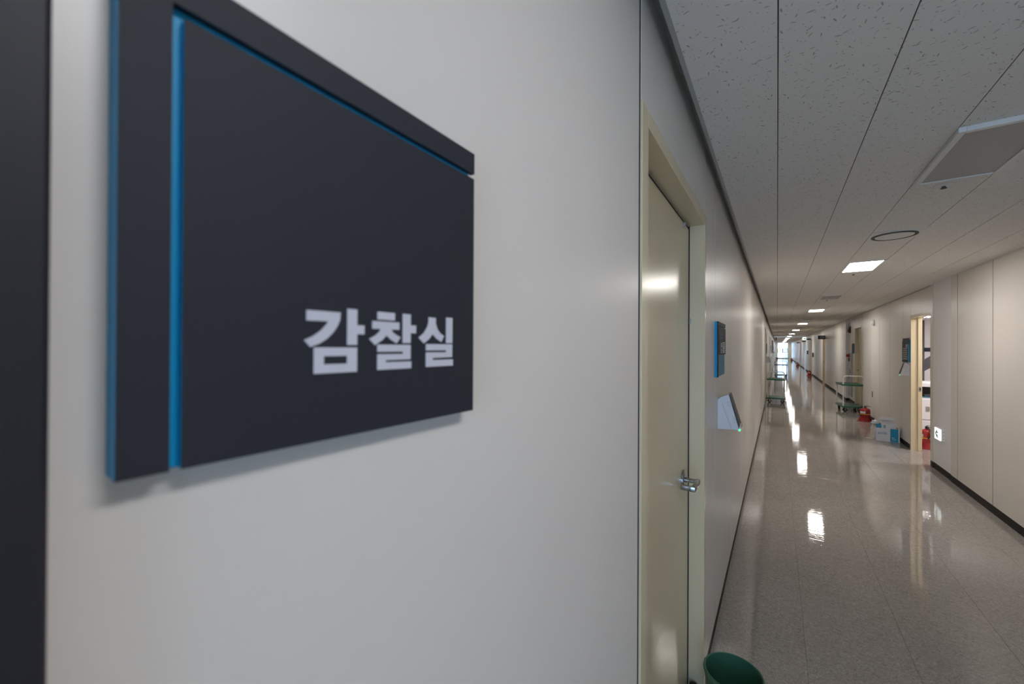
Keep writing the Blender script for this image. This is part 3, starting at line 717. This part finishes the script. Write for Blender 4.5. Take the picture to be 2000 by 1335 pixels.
# ------------------------------------------------------------------ fire extinguishers
def extinguisher(loc, rz, label, group='red fire extinguishers on the floor', hose_side=1):
    t = empty('fire_extinguisher', loc, rz); t.scale = (1.2, 1.2, .90); tag(t, label, 'extinguisher', group)
    m = MB(); m.lathe([(0, .05), (.070, .05), (.074, .056), (.074, .270), (.070, .292), (.056, .310), (.034, .322), (.022, .326), (.022, .334), (0, .334)], n=36); b = m.build('cylinder', 'red_paint', t, smooth=True)
    m = MB(); m.lathe([(.0745, .172), (.0755, .172), (.0755, .184), (.0745, .184)], n=36); m.build('yellow_band', 'yellow', b, smooth=True)
    lb = MB()
    for a in range(-5, 5):
        a0, a1 = R(-105 + a * 7), R(-105 + (a + 1) * 7)
        lb.prism([(math.cos(a0) * .0752, math.sin(a0) * .0752), (math.cos(a1) * .0752, math.sin(a1) * .0752), (math.cos(a1) * .070, math.sin(a1) * .070), (math.cos(a0) * .070, math.sin(a0) * .070)], .195, .245, 'Z')
    lb.build('paper_label', 'label_white', b)
    m = MB(); m.cyl((0, 0, .332), (0, 0, .356), .016, n=16); m.box(-.012, .012, -.02, .03, .348, .366, bev=.003); m.build('valve', 'plastic_black', t, smooth=True)
    m = MB(); m.prism([(-.02, .364), (.05, .376), (.085, .366), (.085, .358), (.048, .366), (-.02, .354)], -.008, .008, 'Y'); m.prism([(-.01, .372), (.02, .392), (.055, .398), (.055, .392), (.02, .384), (-.006, .366)], -.008, .008, 'Y'); m.build('squeeze_lever', 'plastic_black', t)
    pts = []
    for i in range(15):
        q = i / 14.0; a = math.pi * q
        pts.append((hose_side * (-.02 - .075 * math.sin(a * .9) - .01), -.01 - .02 * q, .352 - .19 * q + .03 * math.sin(a)))
    m = MB(); m.tube(pts, .0105, 10); m.build('hose', 'rubber_black', t, smooth=True)
    m = MB(); m.lathe([(0, 0), (.116, 0), (.118, .012), (.104, .020), (.088, .062), (.083, .100), (.078, .104), (.075, .096), (.075, .04), (0, .04)], n=40); m.build('stand', 'red_stand', t, smooth=True)
    return t
extinguisher((1.620, 11.66, 0), R(-25), 'red fire extinguisher on floor between green cart and milk box')
extinguisher((1.565, 28.9, 0), 0, 'far red fire extinguisher below the second projecting sign')
extinguisher((1.52, 44.0, 0), 0, 'farther red fire extinguisher past the bright opening')
extinguisher((1.55, 63.0, 0), 0, 'farthest red fire extinguisher near the end window')
e = extinguisher((2.007, 9.06, 0), R(-62), 'red fire extinguisher with black hose just inside the open doorway', 'red fire extinguishers on the floor', -1)
e.scale = (1.0, 1.0, .95)
m = MB(); m.tube([(.02, -.0785, .165), (.0, -.0795, .163), (-.03, -.080, .135), (-.05, -.092, .09)], .008, 8); m.build('yellow_strap', 'yellow', e, smooth=True)

# ------------------------------------------------------------------ two-deck hand carts
def cart(loc, L, W, label, deck='cart_green', tube='cart_white', handle_near=True, rz=0.0):
    t = empty('hand_cart', loc, rz); tag(t, label, 'cart', 'two-deck hand carts')
    for z in (.108, .660):
        d = MB(); d.box(-W / 2, W / 2, 0, L, z, z + .042, bev=.008, seg=2)
        o = d.build('deck', deck, t, smooth=True)
        part('deck_mat', deck, o, (-W / 2 + .025, W / 2 - .025, .025, L - .025, z + .042, z + .044))
    x = W / 2 - .028; r = .0145; yh = .03
    pts = [(-x, yh, .11), (-x, yh, .84)]
    for i in range(1, 7): a = R(15 * i); pts.append((-x + .07 * (1 - math.cos(a)), yh, .84 + .07 * math.sin(a)))
    for i in range(6, -1, -1): a = R(15 * i); pts.append((x - .07 * (1 - math.cos(a)), yh, .84 + .07 * math.sin(a)))
    pts.append((x, yh, .11))
    m = MB(); m.tube(pts, r, 12); m.build('handle', tube, t, smooth=True)
    for s in (-1, 1): m = MB(); m.cyl((s * x, L - .03, .11), (s * x, L - .03, .67), r, n=12); m.build('post', tube, t, smooth=True)
    for s in (-1, 1):
        for y in (.09, L - .09):
            xx = s * (W / 2 - .07)
            M = Matrix.Translation((xx, y, 0)) @ Matrix.Rotation(R(70 if y < .2 else 20) * s, 4, 'Z')
            def P(*p): return M @ Vector(p)
            m = MB(); m.cyl(P(-.018, 0, .048), P(.018, 0, .048), .048, n=24); w = m.build('wheel', 'rubber_black', t, smooth=True)
            m = MB(); m.cyl(P(-.020, 0, .048), P(.020, 0, .048), .024, n=16); m.build('hub', 'steel', w, smooth=True)
            m = MB(); m.box(-.030, .030, -.035, .035, .098, .109, M=M); m.box(-.030, -.022, -.022, .022, .04, .10, M=M); m.box(.022, .030, -.022, .022, .04, .10, M=M); m.build('caster_fork', 'steel', t)
    return t
cart((1.600, 13.05, 0), .80, .46, 'green two-deck cart standing in the alcove on the right', rz=R(4.5))
cart((-.028, 13.98, 0), .72, .46, 'green two-deck cart parked against the left wall')
cart((.17, 26.2, 0), .80, .60, 'far cart painted dark as if backlit by the bright end window', 'cart_backlit', 'cart_backlit')

# ------------------------------------------------------------------ milk carton and what is in it
bx = empty('milk_box', (1.440, 9.335, 0), R(-5)); tag(bx, 'open white and blue cardboard box printed miilk on the floor', 'box')
BW, BD, BH = .300, .215, .225
part('box_shell', 'carton_white', bx, (0, BW, 0, .004, 0, BH), (0, BW, BD - .004, BD, 0, BH), (0, .004, .004, BD - .004, 0, BH), (BW - .004, BW, .004, BD - .004, 0, BH), (.004, BW - .004, .004, BD - .004, 0, .004))
part('blue_panel', 'carton_blue', bx, (.182, .283, -.0006, 0, .002, BH - .002))
part('inner_lining', 'carton_inside', bx, (.004, .0046, .004, BD - .004, .004, BH - .002), (.004, BW - .004, BD - .0046, BD - .004, .004, BH - .002))
m = MB()
def bar(x0, x1, z0, z1): m.box(x0, x1, -.0012, -.0004, z0, z1)
zb, st_, xh = .118, .0055, .030
def stem(x, h, foot=True, top=True):
    bar(x, x + st_, zb, zb + h)
    if foot: bar(x - .003, x + st_ + .003, zb, zb + .0030)
    if top: bar(x - .003, x + st_, zb + h - .0030, zb + h)
for k in range(3): stem(.026 + k * .0145, xh - (.002 if k else 0), True, k == 0)
bar(.031, .043, zb + xh - .006, zb + xh - .0005); bar(.0455, .0575, zb + xh - .006, zb + xh - .0005)
for xx in (.071, .087):
    stem(xx, xh); bar(xx, xx + st_, zb + xh + .007, zb + xh + .013)
stem(.103, .047); stem(.119, .047)
for i in range(6): bar(.1245 + i * .0026, .1245 + i * .0026 + .0045, zb + .013 + i * .0026, zb + .018 + i * .0026)
for i in range(6): bar(.1275 + i * .0026, .1275 + i * .0026 + .005, zb + .014 - i * .0026, zb + .019 - i * .0026)
bar(.136, .147, zb + xh - .003, zb + xh); bar(.137, .150, zb, zb + .003)
m.build('miilk_lettering', 'carton_blue', bx)
m = MB()
for k, (a, b, z, h) in enumerate([(.205, .222, .062, .014), (.226, .238, .062, .006), (.205, .225, .040, .008), (.231, .256, .040, .008)]):
    m.box(a, b, -.0013, -.0006, z, z + h)
m.build('panel_print', 'letter_dim', bx)
for verts, nm in (([(0, 0, BH), (0, BD, BH), (-.012, BD, BH - .10), (-.012, 0, BH - .10)], 'side_flap'), ([(BW, 0, BH), (BW, BD, BH), (BW + .020, BD, BH - .11), (BW + .020, 0, BH - .11)], 'side_flap')):
    f = bmesh.new(); vv = [f.verts.new(v) for v in verts]; f.faces.new(vv); mm = MB(); mm._add(f)
    bmesh.ops.solidify(mm.bm, geom=list(mm.bm.faces), thickness=.003); mm.build(nm, 'carton_white', bx)
lf = empty('cardboard_sheet', (1.315, 9.41, 0), R(-8)); tag(lf, 'flattened brown-grey carton flap lying beside the milk box', 'cardboard')
m = MB(); m.box(0, .095, 0, .15, .001, .005); m.build('sheet', 'carton_inside', lf)
m = MB(); m.prism([(.095, .001), (.0925, .005), (.100, .050), (.103, .049)], 0, .15, 'Y'); m.build('folded_edge', 'carton_white', lf)

ib = empty('small_carton', (1.518, 9.375, .006), R(-5)); tag(ib, 'smaller white carton standing inside the milk box', 'box')
part('carton_body', 'carton_white', ib, (0, .19, 0, .13, 0, .285), bev=.002)
m = MB()
for k in range(4): m.box(.022, .052, -.0008, 0, .218 + k * .014, .225 + k * .014)
m.box(.020, .056, -.0008, 0, .205, .211); m.box(.046, .052, -.0008, 0, .218, .267); m.build('blue_print', 'carton_blue', ib)
f = bmesh.new(); vv = [f.verts.new(v) for v in [(0, 0, .285), (.19, 0, .285), (.17, .10, .330), (-.03, .10, .330)]]; f.faces.new(vv); mm = MB(); mm._add(f); bmesh.ops.solidify(mm.bm, geom=list(mm.bm.faces), thickness=.003); mm.build('top_flap', 'carton_white', ib)
ib2 = empty('blue_carton', (1.452, 9.365, .006), R(-5)); tag(ib2, 'bright blue carton leaning at left inside the milk box', 'box')
part('carton_body', 'carton_blue', ib2, (0, .060, .012, .15, 0, .275), bev=.002)
def bag(name, loc, sx, sy, sz, label, seed):
    bm = bmesh.new(); bmesh.ops.create_icosphere(bm, subdivisions=3, radius=1)
    rnd = random.Random(seed); ks = [(Vector((rnd.uniform(-1, 1), rnd.uniform(-1, 1), rnd.uniform(-1, 1))).normalized(), rnd.uniform(2, 7), rnd.uniform(0, 6)) for _ in range(9)]
    for v in bm.verts:
        n = v.co.normalized(); s = 1 + sum(.12 * math.sin(k[1] * n.dot(k[0]) * 2 + k[2]) for k in ks)
        v.co = Vector((n.x * s * sx, n.y * s * sy, max(-.6, n.z) * s * sz))
    m = MB(); m._add(bm); o = m.build(name, 'bag_plastic', None, loc=loc); tag(o, label, 'plastic bag', 'crumpled bags on the milk box'); return o
bag('plastic_bag', (1.605, 9.470, .362), .090, .048, .030, 'crumpled clear plastic wrap on top of the white carton', 5)
bag('plastic_bag', (1.450, 9.435, .306), .046, .060, .034, 'crumpled white bag over the blue carton', 11)

# ------------------------------------------------------------------ things on the right wall
t = empty('exit_light', (XR - .0105, 7.30, .435)); tag(t, 'lit white exit light with green arrow low on the pier', 'exit sign')
part('housing', 'lamp_white', t, (-.030, 0, -.115, .112, 0, .150), bev=.002); part('lit_face', 'exit_lit', t, (-.040, -.030, -.110, .108, .003, .147), bev=.001)
m = MB(); m.prism([(.075, .078), (.010, .135), (.010, .104), (-.035, .104), (-.035, .090), (.035, .086), (.035, .070), (-.010, .066), (-.030, .030), (.0, .030), (.020, .050), (.015, .024)], -.0410, -.0400, 'X'); m.build('green_arrow', 'green_ink', t)
for k in range(3): h = MB(); h.cyl((-.010, -.116, .03 + k * .045), (-.010, -.114, .03 + k * .045), .004, n=10); h.build('side_screw', 'recess_dark', t)
t = empty('wall_dome', (XR, 11.62, 2.165)); tag(t, 'white round dome device high on the right wall', 'dome device')
m = MB(); m.lathe([(0, .062), (.022, .060), (.042, .052), (.054, .038), (.059, .020), (.066, .018), (.068, 0), (0, 0)], n=36, M=Matrix.Rotation(R(-90), 4, 'Y')); m.build('dome_shell', 'lamp_white', t, smooth=True)
m = MB(); m.lathe([(.0590, .0185), (.0685, .0180), (.0695, .012), (.0685, .004), (.06, .004)], n=36, M=Matrix.Rotation(R(-90), 4, 'Y')); m.build('collar', 'diffuser_off', t, smooth=True)
t = empty('wall_outlet', (XR, 11.83, .53)); tag(t, 'small brown outlet plate low on the right wall', 'outlet')
part('cover_plate', 'outlet_brown', t, (-.008, 0, -.036, .036, 0, .125), bev=.002)
for z in (.030, .075): part('socket', 'diffuser_off', t, (-.0095, -.008, -.018, .018, z, z + .028), bev=.001)
t = empty('hose_cabinet', (XA, 15.64, .17)); tag(t, 'grey steel fire hose cabinet in alcove behind the green cart', 'cabinet')
part('cabinet_body', 'cabinet_grey', t, (-.018, 0, -.32, .32, 0, 1.30), bev=.003)
dl = part('lower_door', 'cabinet_grey', t, (-.024, -.018, -.30, .30, .03, .86), bev=.002); du = part('upper_door', 'diffuser_off', t, (-.024, -.018, -.30, .30, .90, 1.27), bev=.002)
part('door_pull', 'plastic_black', dl, (-.034, -.024, .18, .24, .52, .64), bev=.003)
m = MB()
for k in range(4): m.box(-.0248, -.024, -.2, .12, .70 + k * .03, .715 + k * .03)
m.build('instruction_print', 'recess_dark', dl)
m = MB(); m.lathe([(0, .085), (.030, .080), (.045, .05), (.048, 0), (0, 0)], c=(0, 0, 0), n=24, M=Matrix.Translation((-.024, .05, 1.22)) @ Matrix.Rotation(R(-90), 4, 'Y')); m.lathe([(0, .03), (.05, .03), (.055, 0), (0, 0)], n=24, M=Matrix.Translation((-.024, .08, 1.10)) @ Matrix.Rotation(R(-90), 4, 'Y')); m.build('red_alarm_lamp', 'red_lamp', du, smooth=True)
t = empty('alarm_beacon', (XA, 15.74, 2.07)); tag(t, 'dark red alarm beacon with clear lens high in the alcove', 'alarm')
m = MB(); m.prism([(0, 0), (-.05, .01), (-.075, .06), (-.05, .17), (-.02, .20), (0, .20)], -.10, .10, 'Y'); m.build('beacon_housing', 'maroon', t)
m = MB(); m.prism([(-.052, .02), (-.098, .06), (-.092, .11), (-.058, .14)], -.06, .06, 'Y'); m.build('strobe_lens', 'lens_clear', t)

# ------------------------------------------------------------------ far down the corridor
t = empty('notice_board', (XL, 30.2, 1.33)); tag(t, 'dark red-brown notice board far along the left wall', 'board')
part('board_panel', 'maroon', t, (0, .03, 0, 4.6, 0, .75), bev=.003); part('board_frame', 'desk_dark', t, (0, .036, -.03, 0, -.03, .78), (0, .036, 4.6, 4.63, -.03, .78), (0, .036, 0, 4.6, .75, .78), (0, .036, 0, 4.6, -.03, 0))
t = empty('side_table', (.42, 45.0, 0)); tag(t, 'dark narrow table in front of the end window', 'table')
part('table_top', 'desk_dark', t, (-.58, .50, -.2, .2, .68, .72), bev=.003)
for sx in (-.52, .44):
    for sy in (-.17, .17): part('leg', 'steel', t, (sx, sx + .03, sy - .015, sy + .015, 0, .68))
part('under_box', 'plastic_black', t, (-.50, -.38, -.15, .15, .50, .68))
for k, (y, z, lab) in enumerate([(29.2, 1.10, 'dark red hydrant bell on right wall by the projecting signs'), (34.2, 1.20, 'small dark wall box on right wall before bright opening')]):
    t = empty('wall_box', (XR, y, z)); tag(t, lab, 'wall box')
    part('box_body', 'maroon' if k == 0 else 'plastic_black', t, (-.06, 0, -.2, .2, 0, .25), bev=.006); part('box_cover', 'steel', t, (-.066, -.06, -.12, .12, .05, .20))

# marks too small to pick apart one by one stay one part each
for o in bpy.data.objects:
    if o.name.split('.')[0] in ('vent_holes', 'lettering', 'title_lettering', 'list_lettering', 'dim_lettering', 'panel_print', 'instruction_print'): o['kind'] = 'stuff'
